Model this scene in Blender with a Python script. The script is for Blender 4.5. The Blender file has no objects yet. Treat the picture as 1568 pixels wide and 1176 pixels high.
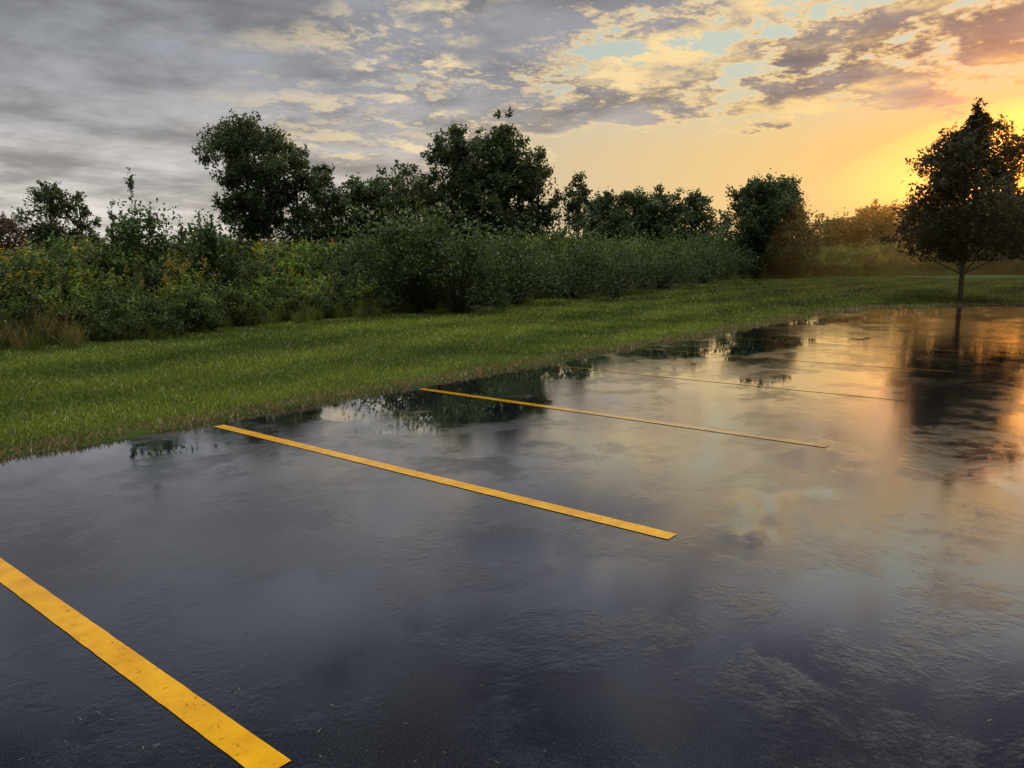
import bpy, math, numpy as np
from mathutils import Matrix, Vector
rng = np.random.default_rng(11)
scene = bpy.context.scene
# ------------------------------------------------------------------ frame helpers
AZ = math.radians(39.8)          # heading of the view, lot frame: +X along the kerbless edge, +Y towards the field
CA, SA = math.cos(AZ), math.sin(AZ)
def W(t, d):
    """bearing tangent t (right of heading) and distance d -> lot coordinates"""
    X = t*d; Y = d
    return np.array([X*SA + Y*CA, -X*CA + Y*SA])
def smooth(x, a, b):
    u = np.clip((x-a)/(b-a), 0, 1); return u*u*(3-2*u)
def wob(x, y, s=1.0, k=0):
    x = x*s; y = y*s
    return (np.sin(1.3*x+0.7*y+k)+np.sin(-0.9*x+1.9*y+1.7*k+2)+np.sin(2.7*x+1.1*y+3+k)*0.6+np.sin(1.7*x-3.3*y+k*2.1)*0.5+np.sin(5.1*x+4.3*y+k)*0.3)/3.4
def lot_sd(x, y):
    r = 6.0
    qx = x-(31-r); qy = y-(7.25-r)
    return np.hypot(np.maximum(qx, 0), np.maximum(qy, 0))+np.minimum(np.maximum(qx, qy), 0)-r
HP = np.array([(-40, 11.5), (-20, 12.8), (-5, 13.6), (4, 14.5), (8.5, 15.3), (20, 16.5), (31, 19.5), (42, 22.5), (60, 21), (75, 9), (84, -8), (90, -40)], float)
seg = np.hypot(*np.diff(HP, axis=0).T); cum = np.concatenate([[0], np.cumsum(seg)])
def hedge(s, off):
    s = np.asarray(s, float)
    x = np.interp(s, cum, HP[:, 0]); y = np.interp(s, cum, HP[:, 1])
    x2 = np.interp(s+1.5, cum, HP[:, 0]); y2 = np.interp(s+1.5, cum, HP[:, 1])
    x1 = np.interp(s-1.5, cum, HP[:, 0]); y1 = np.interp(s-1.5, cum, HP[:, 1])
    tx, ty = x2-x1, y2-y1; L = np.hypot(tx, ty)+1e-9
    return x-ty/L*off, y+tx/L*off
def ground_z(x, y):
    sd = lot_sd(x, y)
    e = sd+0.06*wob(x, y, 2.3)+0.03*wob(x, y, 9, 2)
    z = -0.06+0.09*smooth(e, -0.12, 0.12)
    far = smooth(sd, 0.3, 3)
    z = z+far*0.06*wob(x, y, 0.45, 4)+.22*smooth(sd, .3, 8)
    hn = np.interp(x, HP[:8, 0], HP[:8, 1])
    z = z+0.35*smooth(y-hn, -1, 16)*(1-smooth(x, 45, 70))
    return z

# ------------------------------------------------------------------ mesh helpers
def make_mesh(name, verts, faces, mats, cols=None, mati=None, smoothf=False):
    me = bpy.data.meshes.new(name)
    verts = np.asarray(verts, np.float32); faces = np.asarray(faces, np.int32)
    n, k = faces.shape
    me.vertices.add(len(verts)); me.vertices.foreach_set('co', verts.ravel())
    me.loops.add(n*k); me.loops.foreach_set('vertex_index', faces.ravel())
    me.polygons.add(n); me.polygons.foreach_set('loop_start', np.arange(0, n*k, k, dtype=np.int32))
    for m in mats: me.materials.append(m)
    if mati is not None: me.polygons.foreach_set('material_index', np.asarray(mati, np.int32))
    if cols is not None:
        a = me.attributes.new('Col', 'FLOAT_COLOR', 'POINT')
        c = np.ones((len(verts), 4), np.float32); c[:, :3] = cols
        a.data.foreach_set('color', c.ravel())
    me.update(calc_edges=True)
    me.polygons.foreach_set('use_smooth', np.full(n, smoothf))
    ob = bpy.data.objects.new(name, me); scene.collection.objects.link(ob)
    return ob
class Soup:
    def __init__(s): s.v = []; s.f = []; s.c = []; s.m = []; s.n = 0
    def add(s, v, f, c, m):
        s.v.append(v); s.f.append(f+s.n); s.c.append(c); s.m.append(np.full(len(f), m)); s.n += len(v)
    def arrays(s): return np.concatenate(s.v), np.concatenate(s.f), np.concatenate(s.c), np.concatenate(s.m)
    def build(s, name, mats):
        v, f, c, m = s.arrays(); return make_mesh(name, v, f, mats, c, m)
def runit(n):
    a = rng.normal(size=(n, 3)); return a/np.linalg.norm(a, axis=1, keepdims=True)
def leaf_quads(c, L, w, col, dirs=None):
    n = len(c); a = runit(n) if dirs is None else dirs/np.linalg.norm(dirs, axis=1, keepdims=True)
    b = np.cross(a, runit(n)); b /= np.linalg.norm(b, axis=1, keepdims=True)+1e-9
    L = np.broadcast_to(L, n)[:, None]; w = np.broadcast_to(w, n)[:, None]
    nn = np.cross(a, b)*L*0.12
    v = np.stack([c-a*L/2, c+b*w/2+a*L*0.05+nn, c+a*L/2, c-b*w/2+a*L*0.05+nn], 1).reshape(-1, 3)
    f = np.arange(n*4).reshape(n, 4)
    return v, f, np.repeat(col, 4, axis=0)
def tube(p, r, sides, col):
    p = np.asarray(p, float); n = len(p); V = []
    t = np.gradient(p, axis=0); t /= np.linalg.norm(t, axis=1, keepdims=True)+1e-9
    ref = np.array([1., 0.2, 0]) if abs(t[0][2]) > .7 else np.array([0, 0, 1.])
    for i in range(n):
        u = np.cross(t[i], ref); u /= np.linalg.norm(u)+1e-9; w = np.cross(t[i], u)
        th = np.arange(sides)*2*math.pi/sides
        V.append(p[i]+r[i]*(np.cos(th)[:, None]*u+np.sin(th)[:, None]*w))
    V = np.concatenate(V); F = []
    for i in range(n-1):
        for j in range(sides):
            k = (j+1) % sides
            F.append((i*sides+j, i*sides+k, (i+1)*sides+k, (i+1)*sides+j))
    return V, np.array(F), np.tile(np.asarray(col, float), (len(V), 1))

# ------------------------------------------------------------------ node helpers
class NT:
    def __init__(s, tree): s.t = tree
    def node(s, typ, **kw):
        n = s.t.nodes.new(typ)
        for k, v in kw.items(): setattr(n, k, v)
        return n
    def put(s, sock, v):
        if isinstance(v, bpy.types.NodeSocket): s.t.links.new(v, sock)
        elif v is not None:
            if isinstance(v, (tuple, list)) and len(v) == 3 and sock.type == 'RGBA': v = (*v, 1)
            sock.default_value = v
    def M(s, op, a, b=None, c=None, clamp=False):
        n = s.node('ShaderNodeMath', operation=op, use_clamp=clamp)
        for i, v in enumerate((a, b, c)): s.put(n.inputs[i], v)
        return n.outputs[0]
    def V(s, op, a, b=None, scale=None):
        n = s.node('ShaderNodeVectorMath', operation=op)
        s.put(n.inputs[0], a)
        if b is not None: s.put(n.inputs[1], b)
        if scale is not None: s.put(n.inputs['Scale'], scale)
        return n.outputs['Value'] if op in ('DOT_PRODUCT', 'LENGTH') else n.outputs[0]
    def MR(s, x, a, b, c=0., d=1., sm=True):
        n = s.node('ShaderNodeMapRange', interpolation_type='SMOOTHSTEP' if sm else 'LINEAR', clamp=True)
        for i, v in enumerate((x, a, b, c, d)): s.put(n.inputs[i], v)
        return n.outputs[0]
    def MIX(s, f, a, b, blend='MIX'):
        n = s.node('ShaderNodeMix', data_type='RGBA', blend_type=blend)
        s.put(n.inputs[0], f); s.put(n.inputs[6], a); s.put(n.inputs[7], b)
        return n.outputs[2]
    def noise(s, vec, scale, detail=4, rough=.5, dist=0.):
        n = s.node('ShaderNodeTexNoise')
        s.put(n.inputs['Vector'], vec); s.put(n.inputs['Scale'], scale); s.put(n.inputs['Detail'], detail)
        s.put(n.inputs['Roughness'], rough); s.put(n.inputs['Distortion'], dist)
        return n.outputs[0]
def new_mat(name):
    m = bpy.data.materials.new(name); m.use_nodes = True; m.node_tree.nodes.clear()
    return m, NT(m.node_tree)
def finish(T, sh):
    o = T.node('ShaderNodeOutputMaterial'); T.t.links.new(sh, o.inputs[0])

# ------------------------------------------------------------------ materials
def foliage_mat(name, trans=.35, rough=.55, spec=.25):
    m, T = new_mat(name)
    a = T.node('ShaderNodeAttribute', attribute_name='Col')
    p = T.node('ShaderNodeBsdfPrincipled'); T.put(p.inputs['Base Color'], a.outputs[0])
    p.inputs['Roughness'].default_value = rough; p.inputs['Specular IOR Level'].default_value = spec
    tr = T.node('ShaderNodeBsdfTranslucent')
    T.put(tr.inputs[0], T.MIX(1.0, a.outputs[0], (1.3, 1.2, .6), 'MULTIPLY'))
    mx = T.node('ShaderNodeMixShader'); mx.inputs[0].default_value = trans
    T.t.links.new(p.outputs[0], mx.inputs[1]); T.t.links.new(tr.outputs[0], mx.inputs[2])
    finish(T, mx.outputs[0]); return m
M_leaf = foliage_mat('foliage')
M_grass = foliage_mat('grass_blades', .3, .5, .3)
def bark():
    m, T = new_mat('bark')
    g = T.node('ShaderNodeNewGeometry').outputs['Position']
    n = T.noise(T.V('MULTIPLY', g, (9, 9, 2)), 2, 5, .6)
    p = T.node('ShaderNodeBsdfPrincipled'); T.put(p.inputs['Base Color'], T.MIX(n, (.025, .02, .015), (.12, .095, .07)))
    p.inputs['Roughness'].default_value = .9
    b = T.node('ShaderNodeBump'); b.inputs['Strength'].default_value = .6; T.put(b.inputs['Height'], n)
    T.t.links.new(b.outputs[0], p.inputs['Normal']); finish(T, p.outputs[0]); return m
M_bark = bark()
def ground_mat():
    m, T = new_mat('lawn_soil')
    g = T.node('ShaderNodeNewGeometry').outputs['Position']
    n1 = T.noise(g, .5, 4, .6); n2 = T.noise(g, 14, 5, .7); n3 = T.noise(g, 90, 3, .7)
    c = T.MIX(T.MR(n1, .35, .65), (.030, .050, .010), (.055, .085, .016))
    c = T.MIX(T.MR(n2, .45, .75, 0, .6), c, (.075, .080, .025))
    c = T.MIX(T.MR(n3, .35, .7, 0, .55), c, (.015, .022, .006))
    p = T.node('ShaderNodeBsdfPrincipled'); T.put(p.inputs['Base Color'], c); p.inputs['Roughness'].default_value = .95
    p.inputs['Specular IOR Level'].default_value = .1
    b = T.node('ShaderNodeBump'); b.inputs['Strength'].default_value = .8; b.inputs['Distance'].default_value = .03
    T.put(b.inputs['Height'], T.M('ADD', n2, n3)); T.t.links.new(b.outputs[0], p.inputs['Normal'])
    finish(T, p.outputs[0]); return m
def wet_nodes(T, g):
    """puddle mask (1=standing water), roughness, bump normal"""
    big = T.noise(T.V('MULTIPLY', g, (.55, 1., 1.)), .42, 3, .55, .4)
    sp = T.node('ShaderNodeSeparateXYZ'); T.put(sp.inputs[0], g)
    big = T.M('ADD', big, T.MR(sp.outputs[1], 4.6, 7.0, -.04, .10))
    med = T.noise(g, 2.0, 5, .6, .3)
    pud = T.MR(T.M('ADD', big, T.M('MULTIPLY', T.M('SUBTRACT', med, .5), .40)), .47, .61)
    grain = T.noise(g, 140, 3, .78)
    rip = T.noise(T.V('MULTIPLY', g, (1, 1.3, 1)), 30, 3, .7, .3)
    # patches where the stone stands proud of the water film and catches the light
    prd = T.MR(T.noise(g, 1.3, 6, .72, .2), .47, .64, .35, 2.0)
    amp = T.M('MULTIPLY', prd, T.MR(pud, 0, 1, 1, .06, False))
    h = T.M('ADD', T.M('MULTIPLY', T.M('MULTIPLY', grain, amp), .00030), T.M('MULTIPLY', T.M('MULTIPLY', rip, amp), .00058))
    b = T.node('ShaderNodeBump'); b.inputs['Strength'].default_value = 1; b.inputs['Distance'].default_value = 1.0
    T.put(b.inputs['Height'], h)
    rough = T.MR(pud, 0, 1, .085, .012, False)
    return pud, rough, b.outputs[0], grain
def asphalt_mat():
    m, T = new_mat('wet_asphalt')
    g = T.node('ShaderNodeNewGeometry').outputs['Position']
    pud, rough, nrm, grain = wet_nodes(T, g)
    c = T.MIX(T.MR(grain, .44, .66), (.001, .0014, .003), (.024, .025, .032))
    c = T.MIX(T.MR(T.noise(g, .9, 4, .6), .35, .7, 0, .6), c, (.003, .0035, .007))
    p = T.node('ShaderNodeBsdfPrincipled'); T.put(p.inputs['Base Color'], c); T.put(p.inputs['Roughness'], rough)
    p.inputs['IOR'].default_value = 2.1
    p.inputs['Coat Weight'].default_value = 1; p.inputs['Coat IOR'].default_value = 1.5
    T.put(p.inputs['Coat Roughness'], T.MR(pud, 0, 1, .065, .01, False)); T.t.links.new(nrm, p.inputs['Coat Normal'])
    T.t.links.new(nrm, p.inputs['Normal']); finish(T, p.outputs[0]); return m
def paint_mat():
    m, T = new_mat('yellow_line_paint')
    g = T.node('ShaderNodeNewGeometry').outputs['Position']
    pud, rough, nrm, grain = wet_nodes(T, g)
    sp = T.node('ShaderNodeSeparateXYZ'); T.put(sp.inputs[0], g)
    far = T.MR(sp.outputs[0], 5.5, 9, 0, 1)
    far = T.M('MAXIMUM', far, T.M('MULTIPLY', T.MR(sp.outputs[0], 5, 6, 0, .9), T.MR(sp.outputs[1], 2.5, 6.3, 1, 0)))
    wear_glare = T.MR(T.M('ADD', T.noise(g, 28, 6, .75), T.M('MULTIPLY', far, .10)), .56, .70)  # paint wear, plus a glare fade on the far lines
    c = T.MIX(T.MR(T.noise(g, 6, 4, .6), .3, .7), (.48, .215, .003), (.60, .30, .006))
    c = T.MIX(T.M('MULTIPLY', wear_glare, .8), c, (.06, .04, .01))
    c = T.MIX(T.M('MULTIPLY', far, .60), c, (.02, .015, .008))  # far lines darkened in colour to imitate sky glare washing out the paint
    p = T.node('ShaderNodeBsdfPrincipled'); T.put(p.inputs['Base Color'], c)
    T.put(p.inputs['Roughness'], T.M('ADD', rough, T.MR(far, 0, 1, .09, 0, False))); T.t.links.new(nrm, p.inputs['Normal'])
    T.put(p.inputs['IOR'], T.MR(far, 0, 1, 1.5, 2.1, False))
    T.put(p.inputs['Coat Weight'], far); p.inputs['Coat IOR'].default_value = 1.5; p.inputs['Coat Roughness'].default_value = .05
    T.t.links.new(nrm, p.inputs['Coat Normal'])
    finish(T, p.outputs[0]); return m
M_ground = ground_mat(); M_asph = asphalt_mat(); M_paint = paint_mat()

# ------------------------------------------------------------------ ground + lot
def axis(parts):
    a = np.concatenate([np.arange(p[0], p[1], p[2]) for p in parts]+[[parts[-1][1]]]); return np.unique(np.round(a, 4))
gx = axis([(-2500, -300, 400), (-300, -60, 30), (-60, -10, 3), (-10, 33, .16), (33, 70, .8), (70, 130, 4), (130, 400, 30), (400, 2500, 400)])
gy = axis([(-2500, -300, 400), (-300, -60, 30), (-60, -14, 3), (-14, 5.5, .3), (5.5, 8.5, .07), (8.5, 32, .4), (32, 80, 4), (80, 300, 30), (300, 2500, 400)])
X, Y = np.meshgrid(gx, gy, indexing='ij'); Z = ground_z(X, Y)
nx, ny = len(gx), len(gy)
idx = np.arange(nx*ny).reshape(nx, ny)
F = np.stack([idx[:-1, :-1], idx[1:, :-1], idx[1:, 1:], idx[:-1, 1:]], -1).reshape(-1, 4)
make_mesh('grass_ground', np.stack([X, Y, Z], -1).reshape(-1, 3), F, [M_ground], smoothf=True)
lx = axis([(-60, -12, 4), (-12, 31.4, .7)]); ly = axis([(-60, -12, 4), (-12, 7.6, .7)])
X, Y = np.meshgrid(lx, ly, indexing='ij'); idx = np.arange(X.size).reshape(X.shape)
F = np.stack([idx[:-1, :-1], idx[1:, :-1], idx[1:, 1:], idx[:-1, 1:]], -1).reshape(-1, 4)
make_mesh('parking_lot_asphalt', np.stack([X, Y, np.zeros_like(X)], -1).reshape(-1, 3), F, [M_asph], smoothf=True)
S = Soup()
for i, e in enumerate([-1.6, 1.20, 3.86, 6.66, 9.45, 12.25, 15.05, 17.85]):
    y0, y1 = 2.0, 7.08
    n = 160; yy = np.linspace(y0, y1, n)
    wl = .057+.002*wob(yy*7, yy*0+e, 3); wr = .057+.002*wob(yy*7, yy*0+e+9, 3)
    v = np.concatenate([np.stack([e-wl, yy, np.full(n, .004)], 1), np.stack([e+wr, yy, np.full(n, .004)], 1)])
    f = np.array([(k, n+k, n+k+1, k+1) for k in range(n-1)])
    S.add(v, f, np.ones((len(v), 3)), 0)
S.build('parking_stall_lines', [M_paint])
# clippings on the lot
n = 60000
cx = rng.uniform(0, 22, n); cy = rng.uniform(-7, 7.1, n)
keep = rng.random(n) < np.clip(.0+1.0*wob(cx, cy, 1.1, 5)+.4*wob(cx, cy, 4, 2), .02, 1)
cx, cy = cx[keep], cy[keep]; n = len(cx)
c = np.stack([cx, cy, np.full(n, .006)], 1)
th = rng.normal(1.2, .9, n); L = rng.uniform(.006, .034, n); w = L*rng.uniform(.05, .16, n)
a = np.stack([np.cos(th), np.sin(th), rng.uniform(-.1, .15, n)], 1)*L[:, None]/2; b = np.stack([-np.sin(th), np.cos(th), 0*th], 1)*w[:, None]/2
v = np.stack([c-a, c+b, c+a, c-b], 1).reshape(-1, 3); v[:, 2] = np.maximum(v[:, 2], .005)
col = np.array([.14, .14, .12])*rng.uniform(.1, 1.3, (n, 1))
make_mesh('grass_clippings', v, np.arange(n*4).reshape(n, 4), [M_grass], np.repeat(col, 4, 0))

# ------------------------------------------------------------------ lawn blades
n = 3600000
x = rng.uniform(-5, 62, n).astype(np.float32); y = rng.uniform(-6, 24, n).astype(np.float32)
X_ = x*SA-y*CA; d = x*CA+y*SA
sd = lot_sd(x, y); hn = np.interp(x, HP[:8, 0], HP[:8, 1])
ok = (sd > -.03+.13*wob(x, y, 2.3)+.05*wob(x, y, 7, 3)) & (y < hn+.8) & (d > 4) & (np.abs(X_) < d*.8+1) & (rng.random(n) < np.clip((9/d)**1.5, 0, 1))
x, y, d, sd = x[ok], y[ok], d[ok], sd[ok]; n = len(x)
print('blades', n)
z = ground_z(x, y)
edge = 1-smooth(sd, .05, .65)
h = rng.uniform(.020, .055, n)*(1+.3*wob(x, y, 1.6, 1))*(1+.6*edge*wob(x, y, 5, 2))*np.clip(d/14, 1, 1.5)
wd = rng.uniform(.005, .010, n)*np.clip(d/9, 1, 4)
th = rng.uniform(0, 6.28, n); lean = rng.normal(0, .5, (n, 2))*h[:, None]
bx, by = np.cos(th)*wd, np.sin(th)*wd
v = np.stack([np.stack([x-bx, y-by, z-.005], 1), np.stack([x+bx, y+by, z-.005], 1), np.stack([x+lean[:, 0], y+lean[:, 1], z+h], 1)], 1).reshape(-1, 3)
g1 = np.array([.050, .092, .012]); g2 = np.array([.235, .290, .038]); dry = np.array([.32, .24, .12])
stripe = np.sin((y+.3*wob(x, y, .4, 2))*2*math.pi/2.5)
k = np.clip(.45+.26*stripe+.42*wob(x, y, .55, 7)+.30*wob(x, y, 2.4, 3)+rng.normal(0, .2, n), 0, 1)[:, None]
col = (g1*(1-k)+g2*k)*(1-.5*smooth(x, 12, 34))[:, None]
dk = ((rng.random(n) < .07+.85*edge*(wob(x, y, .8, 9) > -.8)))[:, None]
col = np.where(dk, dry*rng.uniform(.4, 1.0, (n, 1)), col)
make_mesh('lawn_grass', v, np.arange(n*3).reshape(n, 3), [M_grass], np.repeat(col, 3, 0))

# ------------------------------------------------------------------ trees
def tree(name, t, d, H, w, cb, prof, nclump, nleaf, ls, col, clr=.15, trunk=.13, flat=1.15):
    nclump = int(nclump*2.2); nleaf = int(nleaf*1.15)
    bx, by = W(t, d); bz = float(ground_z(np.array([bx]), np.array([by]))[0])
    S = Soup(); base = np.array([bx, by, bz])
    pr = {'oval': lambda u: np.sqrt(np.clip(1-(2*u-1)**2, 0, 1))**.8,
          'top': lambda u: np.sqrt(np.clip(1-(2*u-1)**2, 0, 1))**.6*(.65+.4*u),
          'maple': lambda u: np.interp(u, [0, .10, .36, .50, .62, .76, .86, 1], [.55, 1.0, .95, .60, .62, .56, .20, .04]),
          'full': lambda u: np.clip(1-u**4, .10, 1)**.7}[prof]
    u = rng.uniform(0, 1, nclump)**.95; u[0] = .97; u[1] = .92
    if prof == 'maple': u[:nclump//2] *= .85
    ang = rng.uniform(0, 6.283, nclump); ph = rng.uniform(0, 6)
    lob = 1+.26*np.sin(ang*2+u*6+ph)+.18*np.sin(ang*5+u*13+ph)
    rr = pr(u)*w/2*np.sqrt(rng.uniform(.02, 1, nclump))*lob
    cc = np.stack([np.cos(ang)*rr, np.sin(ang)*rr, cb+(H-cb)*(.04+.90*u*(1+.09*np.sin(ang*3+ph)))], 1)
    cr = w*clr*rng.uniform(.3, 1.3, nclump)*np.clip(pr(u)+.25, .35, 1)
    wt = cr**1.8; wt /= wt.sum(); which = rng.choice(nclump, nleaf, p=wt)
    ntw = 9; tw = runit(nclump*ntw).reshape(nclump, ntw, 3); tw[..., 2] = tw[..., 2]*.7+.35
    tj = rng.integers(0, ntw, nleaf); q = rng.random(nleaf)**.8
    o = tw[which, tj]*(q*cr[which]*1.25)[:, None]+runit(nleaf)*(rng.random(nleaf)**.5*cr[which]*.42)[:, None]
    o[:, 2] *= flat
    p = cc[which]+o
    loose = rng.random(nleaf) < .25; nl = loose.sum(); uu = rng.uniform(0.02, .95, nl); aa = rng.uniform(0, 6.283, nl)
    r2 = pr(uu)*w/2*.88*np.sqrt(rng.random(nl))*(1+.26*np.sin(aa*2+uu*6+ph))
    p[loose] = np.stack([np.cos(aa)*r2, np.sin(aa)*r2, cb+(H-cb)*uu], 1)
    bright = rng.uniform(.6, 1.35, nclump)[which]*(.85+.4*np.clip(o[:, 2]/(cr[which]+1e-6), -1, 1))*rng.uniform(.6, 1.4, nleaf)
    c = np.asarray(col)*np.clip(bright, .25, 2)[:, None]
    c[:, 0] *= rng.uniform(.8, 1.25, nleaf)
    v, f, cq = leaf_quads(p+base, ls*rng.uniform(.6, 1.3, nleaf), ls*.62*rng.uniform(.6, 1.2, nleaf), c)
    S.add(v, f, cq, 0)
    q = np.linspace(0, 1, 9)
    pts = base+np.stack([.02*H*np.sin(q*3), .02*H*np.sin(q*4+1), q*H*.9-.1], 1)
    S.add(*tube(pts, trunk*(1-.88*q)+.012, 8, (1, 1, 1)), 1)
    for j in rng.permutation(nclump)[:26]:
        tgt = base+cc[j]; hz = max(.25*cb+.1, (cc[j][2])-rr[j]*.9-.05*H); hz = min(hz, cc[j][2]*.92)
        if prof == 'maple': hz = max(hz, cb*.8)
        fr = np.clip(hz/(H*.9), 0, 1); st = np.array([np.interp(fr, q, pts[:, k]) for k in range(3)])
        mid = (st+tgt)/2+np.array([0, 0, .06*H*rng.uniform(-.5, 1)])
        P3 = np.array([st*(1-a)**2+2*mid*a*(1-a)+tgt*a*a for a in np.linspace(0, 1, 6)])
        r0 = trunk*(1-.8*fr)*.45
        S.add(*tube(P3, np.linspace(r0, .012, 6), 5, (1, 1, 1)), 1)
    return S.build(name, [M_leaf, M_bark])
T1 = (.064, .094, .048); T2 = (.055, .084, .037)
def tn(px): return (px-784)/1160.0
tree('cottonwood_tree', tn(402), 46, 9.3, 5.0, 2.4, 'top', 46, 19000, .21, T1, .14, .2)
tree('cottonwood_tree', tn(462), 47, 7.9, 3.0, 1.2, 'oval', 22, 7000, .21, T2)
tree('cottonwood_tree', tn(505), 50, 7.2, 3.6, .4, 'full', 30, 9000, .21, T2)
tree('cottonwood_tree', tn(550), 52, 6.8, 4.0, .4, 'full', 34, 9000, .21, T2)
tree('cottonwood_tree', tn(590), 51, 6.9, 3.6, .4, 'full', 34, 9000, .21, T2)
tree('cottonwood_tree', tn(628), 47, 7.2, 2.6, .5, 'oval', 20, 5500, .20, T1)
tree('cottonwood_tree', tn(655), 50, 6.2, 3.6, .4, 'full', 30, 8000, .21, T2)
tree('cottonwood_tree', tn(695), 44, 8.4, 3.2, .6, 'top', 34, 11000, .21, T1)
tree('cottonwood_tree', tn(742), 46, 8.6, 4.0, .6, 'full', 40, 13000, .21, T2)
tree('cottonwood_tree', tn(775), 45, 9.2, 4.6, .6, 'full', 54, 18000, .21, T2, .13)
tree('cottonwood_tree', tn(822), 46, 7.9, 2.8, .5, 'oval', 20, 6500, .20, T2)
tree('ash_tree', tn(884), 52, 6.9, 2.8, .6, 'oval', 18, 4500, .20, T1)
tree('ash_tree', tn(930), 58, 6.3, 4.6, .4, 'full', 34, 10000, .24, T2)
tree('ash_tree', tn(970), 60, 6.5, 4.8, .4, 'full', 34, 10000, .24, T2)
tree('ash_tree', tn(1012), 60, 6.6, 4.8, .4, 'full', 34, 10000, .24, T2)
tree('ash_tree', tn(1055), 60, 6.4, 4.4, .4, 'full', 34, 10000, .24, T2)
tree('maple_tree', tn(1146), 56, 7.0, 5.0, .4, 'full', 46, 15000, .23, T2)
tree('maple_tree', tn(1192), 58, 7.1, 5.0, .4, 'full', 46, 14000, .23, T2)
tree('ash_tree', tn(1275), 76, 5.4, 5.0, .3, 'full', 30, 7000, .28, T2)
tree('ash_tree', tn(1328), 74, 6.6, 5.6, .3, 'full', 30, 9000, .28, T2)
tree('ash_tree', tn(1400), 72, 6.6, 6.0, .3, 'full', 30, 9000, .28, T2)
tree('elm_tree', tn(1490), 66, 5.8, 7.5, .3, 'full', 44, 12000, .26, T2)
tree('elm_tree', tn(1575), 66, 5.4, 7.0, .3, 'full', 44, 14000, .25, T2)
tree('elm_tree', tn(1660), 60, 5.6, 7.5, .3, 'full', 44, 12000, .25, T2)
tree('ash_tree', tn(92), 50, 6.3, 3.0, .5, 'top', 24, 6500, .20, T1)
tree('ash_tree', tn(138), 50, 5.5, 2.2, .4, 'oval', 18, 4500, .20, T1)
tree('plum_tree', tn(15), 62, 5.0, 4.2, .4, 'oval', 30, 8000, .22, (.075, .055, .045))
tree('young_maple_tree', tn(1474), 27.6, 6.8, 5.2, 1.35, 'maple', 80, 34000, .13, (.032, .036, .015), .11, .075)
tree('young_maple_tree', tn(1660), 31, 6.0, 4.6, 1.4, 'maple', 60, 20000, .14, (.032, .036, .015), .12, .07)

S = Soup()
for az in np.linspace(-1.1, 1.15, 120):
    for _ in range(3):
        dd = rng.uniform(125, 180); b = W(math.tan(az)*1.0, dd*math.cos(az)); hh = rng.uniform(3.5, 7.0)
        k = 260; p = runit(k)*(rng.random((k, 1))**.4)*np.array([4.5, 4.5, hh*.55])+np.array([b[0], b[1], hh*.5])
        c = np.array([.045, .06, .035])*rng.uniform(.6, 1.4, (k, 1))
        S.add(*leaf_quads(p, .8, .6, c), 0)
S.build('distant_treeline', [M_leaf])

# ------------------------------------------------------------------ hedge vegetation
def tmpl_weed(h, nst, col, plume=None, spread=.22, leafL=.11):
    S = Soup()
    for s in range(nst):
        o = rng.normal(0, spread, 2); hh = h*rng.uniform(.7, 1.1); ln = rng.normal(0, .12, 2)
        n = 34; q = np.linspace(.06, 1, n)
        st = np.stack([o[0]+ln[0]*hh*q**1.5, o[1]+ln[1]*hh*q**1.5, hh*q], 1)
        S.add(*tube(st[::11], np.linspace(.007, .003, len(st[::11])), 3, np.array(col)*.8), 0)
        th = rng.uniform(0, 6.28, n*2); q2 = np.repeat(q, 2); P = np.repeat(st, 2, 0)
        dr = np.stack([np.cos(th), np.sin(th), rng.uniform(-.2, .9, n*2)], 1)
        L = leafL*rng.uniform(.7, 1.4, n*2)*(1.2-.6*q2)
        c = np.array(col)*rng.uniform(.55, 1.5, (n*2, 1))*(.45+.75*q2[:, None])  # leaves darker low, lighter high: light on the weed tops put into colour
        S.add(*leaf_quads(P+dr*L[:, None]*.5, L, L*.4, c, dr), 0)
        if plume is not None:
            m = 26; pp = st[-1]+rng.normal(0, 1, (m, 3))*np.array([.05, .05, .09])+np.array([0, 0, -.03])
            S.add(*leaf_quads(pp, .05, .025, np.array(plume)*rng.uniform(.5, 1.3, (m, 1))), 0)
    return S.arrays()
def tmpl_shrub(h, w, nl, col, ls=.115, ncl=16):
    S = Soup()
    u = rng.uniform(0, 1, ncl); a = rng.uniform(0, 6.28, ncl)
    r = w/2*np.sqrt(rng.random(ncl))*(1-.65*u**2)
    cc = np.stack([np.cos(a)*r, np.sin(a)*r, h*(.1+.8*u)], 1); cr = w*.2*rng.uniform(.5, 1.3, ncl)
    wi = rng.integers(0, ncl, nl)
    ntw = 7; tw = runit(ncl*ntw).reshape(ncl, ntw, 3); tw[..., 2] = tw[..., 2]*.7+.5; tj = rng.integers(0, ntw, nl)
    o = tw[wi, tj]*(rng.random(nl)*cr[wi]*1.2)[:, None]+runit(nl)*(rng.random(nl)**.5*cr[wi]*.5)[:, None]
    b = rng.uniform(.6, 1.35, ncl)[wi]*(.8+.45*o[:, 2]/cr[wi])*rng.uniform(.55, 1.5, nl)*(.45+.7*np.clip(cc[wi][:, 2]/h, 0, 1))  # upper leaves and clump tops lighter: light from above put into leaf colour
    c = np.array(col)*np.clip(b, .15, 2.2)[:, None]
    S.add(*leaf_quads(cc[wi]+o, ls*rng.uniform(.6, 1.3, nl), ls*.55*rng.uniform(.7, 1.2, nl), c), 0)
    for j in range(ncl):
        P = np.array([[0, 0, 0], cc[j]*np.array([.4, .4, .5]), cc[j]]); S.add(*tube(P, [.02, .012, .005], 4, (.05, .04, .03)), 0)
    return S.arrays()
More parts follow.
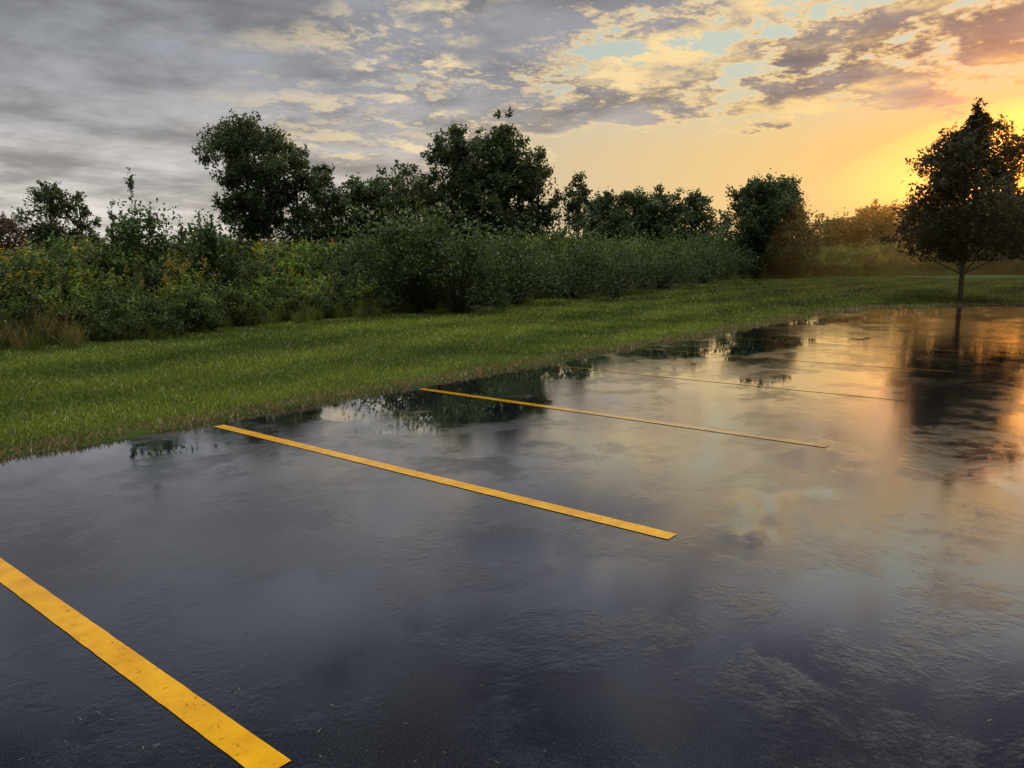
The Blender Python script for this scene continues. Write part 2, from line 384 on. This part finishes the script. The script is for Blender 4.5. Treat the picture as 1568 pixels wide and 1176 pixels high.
def tmpl_tall(h):
    S = Soup(); n = 70; q = np.linspace(.02, 1, n)
    st = np.stack([.10*np.sin(q*2), .05*np.sin(q*3), h*q], 1)
    S.add(*tube(st[::9], np.linspace(.014, .004, len(st[::9])), 4, (.05, .07, .03)), 0)
    for s in range(14):
        k = int(rng.uniform(.15, .95)*n); th = rng.uniform(0, 6.28); L = h*.16*(1.25-q[k])*rng.uniform(.6, 1.2)
        e = st[k]+np.array([math.cos(th)*L*.5, math.sin(th)*L*.5, L]); P = np.linspace(st[k], e, 8)
        S.add(*tube(P[::3], [.006, .004, .003], 3, (.05, .07, .03)), 0)
        m = 22; pp = st[k]+(e-st[k])*rng.random((m, 1))+rng.normal(0, .02, (m, 3))
        S.add(*leaf_quads(pp, .075, .03, np.array([.06, .085, .035])*rng.uniform(.6, 1.4, (m, 1))), 0)
    pp = st[rng.integers(4, n, 120)]+rng.normal(0, .03, (120, 3))
    S.add(*leaf_quads(pp, .08, .03, np.array([.06, .085, .035])*rng.uniform(.6, 1.4, (120, 1))), 0)
    return S.arrays()
def tmpl_drygrass(h):
    S = Soup(); n = 90
    o = rng.normal(0, .13, (n, 2)); hh = h*rng.uniform(.5, 1.1, n); ln = rng.normal(0, .28, (n, 2))*hh[:, None]
    a = np.stack([ln[:, 0], ln[:, 1], hh], 1); c = np.stack([o[:, 0], o[:, 1], 0*hh], 1)+a/2
    L = np.linalg.norm(a, axis=1)
    S.add(*leaf_quads(c, L, .012, np.array([.22, .165, .08])*rng.uniform(.5, 1.3, (n, 1)), a), 0)
    return S.arrays()
def scatter(name, tm, xs, ys, sc, mats, tint=None):
    V = []; F = []; C = []; off = 0
    zs = ground_z(xs, ys)
    for i in range(len(xs)):
        v, f, c, m = tm[rng.integers(len(tm))]
        th = rng.uniform(0, 6.28); s = sc[i]; co, si = math.cos(th), math.sin(th)
        R = np.array([[co, -si, 0], [si, co, 0], [0, 0, 1]])
        V.append((v@R.T)*s+np.array([xs[i], ys[i], zs[i]-.03])); F.append(f+off); off += len(v)
        k = rng.uniform(.65, 1.4); tt = np.array([rng.uniform(.85, 1.35), 1, 1]) if tint is None else tint
        C.append(c*k*tt)
    return make_mesh(name, np.concatenate(V), np.concatenate(F), mats, np.concatenate(C))
G1 = (.098, .148, .030); G2 = (.062, .104, .036); G3 = (.200, .220, .028); YL = (.34, .29, .03)
shr = [tmpl_shrub(1.5, 1.5, 950, c) for c in (G1, G2, G2, (.06, .10, .030), G1)]
wee = [tmpl_weed(1.5, 7, c) for c in (G1, G3, G2, G1)]
gol = [tmpl_weed(1.6, 7, G3, YL) for _ in range(3)]+[tmpl_weed(1.6, 6, G1, (.25, .22, .05))]
smax = cum[-1]
def along(n, o0, o1, s0=25, s1=None):
    s = s0+rng.random(n)*((s1 or smax)-s0); o = rng.uniform(o0, o1, n)+.45*wob(s, s*0, .8)
    return (*hedge(s, o), o)
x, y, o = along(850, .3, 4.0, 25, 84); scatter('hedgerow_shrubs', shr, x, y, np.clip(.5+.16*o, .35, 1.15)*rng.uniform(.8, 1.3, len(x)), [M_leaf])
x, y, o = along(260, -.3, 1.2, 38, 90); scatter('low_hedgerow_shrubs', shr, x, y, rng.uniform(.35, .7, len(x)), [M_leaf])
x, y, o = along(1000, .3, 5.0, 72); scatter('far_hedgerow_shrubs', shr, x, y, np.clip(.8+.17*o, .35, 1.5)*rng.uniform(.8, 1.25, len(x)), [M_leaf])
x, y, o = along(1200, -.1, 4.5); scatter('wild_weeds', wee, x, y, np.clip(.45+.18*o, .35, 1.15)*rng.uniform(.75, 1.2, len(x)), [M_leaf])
x, y, o = along(900, 3.0, 14, 25); k = wob(x, y, .35, 3) > -.35
scatter('goldenrod_plants', gol, x[k], y[k], rng.uniform(.85, 1.25, k.sum()), [M_leaf])
x, y, o = along(110, .2, 2.2, 20, 90); scatter('goldenrod_clumps', gol, x, y, rng.uniform(.6, .95, len(x)), [M_leaf])
for (px, d, h, w, nl) in [(640, 20.8, 2.55, 3.2, 6000), (705, 20.8, 2.1, 3.0, 4300), (575, 22, 2.1, 3.0, 3800), (225, 17.5, 2.5, 1.9, 3400), (330, 18.5, 2.2, 1.9, 3200), (790, 24, 2.0, 3.6, 4200), (875, 27.5, 2.2, 4.4, 5000), (945, 32, 2.1, 4.6, 4500), (1010, 38, 2.2, 5, 5000), (1075, 46, 2.4, 5.5, 5000)]:
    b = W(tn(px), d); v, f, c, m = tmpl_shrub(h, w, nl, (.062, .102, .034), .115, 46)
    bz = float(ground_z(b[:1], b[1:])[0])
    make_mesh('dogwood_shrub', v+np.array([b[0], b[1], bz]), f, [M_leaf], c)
for (px, d, h) in [(213, 16.8, 3.35), (182, 17, 2.7), (240, 17.4, 2.6), (283, 17.6, 2.45), (312, 18, 2.6), (332, 18.3, 2.5), (358, 18.2, 2.6), (372, 19, 2.5), (196, 17.6, 2.7)]:
    b = W(tn(px), d); v, f, c, m = tmpl_tall(h)
    bz = float(ground_z(b[:1], b[1:])[0])
    make_mesh('tall_wild_lettuce', v+np.array([b[0], b[1], bz]), f, [M_leaf], c)
dg = [tmpl_drygrass(1.0) for _ in range(3)]
s = rng.uniform(40, 45.5, 45); x, y = hedge(s, rng.uniform(-.5, .5, 45)); scatter('dry_grass_tufts', dg, x, y, rng.uniform(.35, .8, 45), [M_grass], np.array([.95, .95, .8]))
s = rng.uniform(28, 120, 700); x, y = hedge(s, rng.uniform(-.6, .5, 700)+.3*wob(s, s*0, .8)); scatter('tall_meadow_grass', dg, x, y, rng.uniform(.25, .6, 700), [M_grass], np.array([.5, .8, .35]))

# ------------------------------------------------------------------ sun / sky
SUN_T = tn(1572); b = W(SUN_T, 1.0); saz = math.atan2(b[1], b[0]); sel = math.radians(3.2)
sv = Vector((math.cos(saz)*math.cos(sel), math.sin(saz)*math.cos(sel), math.sin(sel)))
ld = bpy.data.lights.new('sun', 'SUN'); ld.energy = 2.0; ld.angle = math.radians(.6); ld.color = (1, .48, .12)
lo = bpy.data.objects.new('sun', ld); scene.collection.objects.link(lo); lo.rotation_euler = sv.to_track_quat('Z', 'Y').to_euler()

w = bpy.data.worlds.new('World'); scene.world = w; w.use_nodes = True; w.node_tree.nodes.clear(); T = NT(w.node_tree)
w.cycles.sampling_method = 'MANUAL'; w.cycles.sample_map_resolution = 512
dv = T.V('NORMALIZE', T.node('ShaderNodeTexCoord').outputs['Generated'])
sep = T.node('ShaderNodeSeparateXYZ'); T.put(sep.inputs[0], dv); z = T.M('MAXIMUM', sep.outputs[2], 0.0)
el = T.M('MULTIPLY', T.M('ARCSINE', z), 57.2958)
ang = T.M('MULTIPLY', T.M('ARCCOSINE', T.M('MINIMUM', T.V('DOT_PRODUCT', dv, tuple(sv)), .99999)), 57.2958)
inv = T.M('DIVIDE', 1.0, T.M('ADD', z, .10))
cmb = T.node('ShaderNodeCombineXYZ'); T.put(cmb.inputs[0], T.M('MULTIPLY', sep.outputs[0], inv)); T.put(cmb.inputs[1], T.M('MULTIPLY', sep.outputs[1], inv))
pl = cmb.outputs[0]
sky = T.node('ShaderNodeTexSky', sky_type='NISHITA', sun_disc=False, sun_elevation=sel, sun_rotation=math.pi/2-saz)
hor = T.MIX(T.MR(ang, 5, 55), (.98, .68, .27), (.60, .54, .47))
upp = T.MIX(T.MR(ang, 8, 60), (.64, .74, .62), (.40, .46, .49))
clear = T.MIX(T.MR(el, 7, 14), hor, upp)
clear = T.MIX(.10, clear, T.V('SCALE', sky.outputs[0], scale=.06))
n1 = T.noise(pl, 1.15, 5, .60, .15)
n2 = T.noise(T.V('ADD', pl, (4.3, 9.1, 2.0)), 3.8, 8, .70, .1)
nn = T.M('ADD', T.M('MULTIPLY', n1, .42), T.M('MULTIPLY', n2, .58))
thr = T.MR(ang, 22, 54, .450, .34)
thr = T.M('ADD', thr, T.M('MULTIPLY', T.MR(el, 6.5, 10.5, .22, 0), T.MR(ang, 22, 44, 1, 0)))
dens = T.M('SUBTRACT', nn, thr)
cov = T.MR(dens, 0, .04)
thick = T.MR(dens, .01, .075)
base = T.MIX(T.MR(ang, 12, 55), (.20, .20, .22), (.235, .243, .265))
low = T.MIX(T.MR(ang, 15, 60), (.64, .50, .32), (.53, .49, .45))
base = T.MIX(T.MR(el, 1, 14), low, base)
mod = T.MR(T.noise(T.V('ADD', pl, (1, 7, 3)), 1.4, 6, .60, .1), .32, .68, 1.6, .72)
base = T.V('SCALE', base, scale=mod)
lit = T.MIX(T.MR(ang, 18, 60), (1.05, .74, .32), (.47, .43, .39))
cloud = T.MIX(thick, lit, base)
wis = T.M('MULTIPLY', T.MR(n2, .48, .59), T.M('MULTIPLY', T.MR(n1, .58, .43), T.MR(ang, 36, 62, .95, 0)))
cloud = T.MIX(wis, cloud, T.MIX(T.MR(ang, 15, 40), (1.05, .76, .34), (.94, .75, .45)))
col = T.MIX(cov, clear, cloud)
hi = T.MIX(T.MR(nn, .42, .58), (.42, .46, .56), (.050, .066, .135))
hi = T.V('SCALE', hi, scale=T.M('MULTIPLY', T.MR(el, 20, 33, 1.15, .30), T.MR(ang, 32, 62, 1.1, .62)))
col = T.MIX(T.MR(el, 18, 26, 0, .95), col, hi)
col = T.MIX(T.MR(el, 47, 60), col, (3.7, 3.75, 3.7))  # bright overhead sky, out of view, added to light the lawn and foliage
g1_ = T.M('EXPONENT', T.M('MULTIPLY', ang, -.36)); g2_ = T.M('EXPONENT', T.M('MULTIPLY', ang, -.15))
col = T.MIX(T.M('MULTIPLY', g2_, .95), col, (1.0, .36, .008))
col = T.V('ADD', col, T.V('SCALE', (1, .20, .0), scale=T.M('MULTIPLY', g1_, 6.0)))
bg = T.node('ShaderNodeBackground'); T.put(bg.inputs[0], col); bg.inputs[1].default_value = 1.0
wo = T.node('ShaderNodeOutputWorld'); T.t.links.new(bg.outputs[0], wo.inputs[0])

# added haze volume imitating the sun's lens bloom: nested ellipsoids round the sunward trees
mm, T = new_mat('bloom_haze'); vs = T.node('ShaderNodeVolumeScatter'); vs.inputs['Color'].default_value = (1, .62, .2, 1)
vs.inputs['Density'].default_value = .005; vs.inputs['Anisotropy'].default_value = .87
o = T.node('ShaderNodeOutputMaterial'); T.t.links.new(vs.outputs[0], o.inputs['Volume'])
for sc_ in ((36, 17, 8.5), (28, 12, 6.5)):
    bpy.ops.mesh.primitive_uv_sphere_add(segments=48, ring_count=24, radius=1)
    bloom_haze = bpy.context.object; bloom_haze.name = 'sun_bloom_haze'
    c = W(tn(1690), 44); bloom_haze.location = (c[0], c[1], 1.0); bloom_haze.scale = sc_; bloom_haze.rotation_euler = (0, 0, saz)
    bloom_haze.data.materials.append(mm)

# ------------------------------------------------------------------ camera
cd = bpy.data.cameras.new('camera'); cam = bpy.data.objects.new('camera', cd); scene.collection.objects.link(cam)
cd.sensor_width = 36; cd.lens = 36*1160/1568; cd.clip_end = 6000; cd.clip_start = .05
R = Matrix.Rotation(AZ-math.pi/2, 4, 'Z')@Matrix.Rotation(math.radians(90-9.1), 4, 'X')@Matrix.Rotation(math.radians(-.55), 4, 'Z')
cam.matrix_world = Matrix.Translation((0, 0, 1.6))@R
scene.camera = cam
scene.view_settings.view_transform = 'Standard'; scene.view_settings.look = 'None'; scene.view_settings.exposure = 0
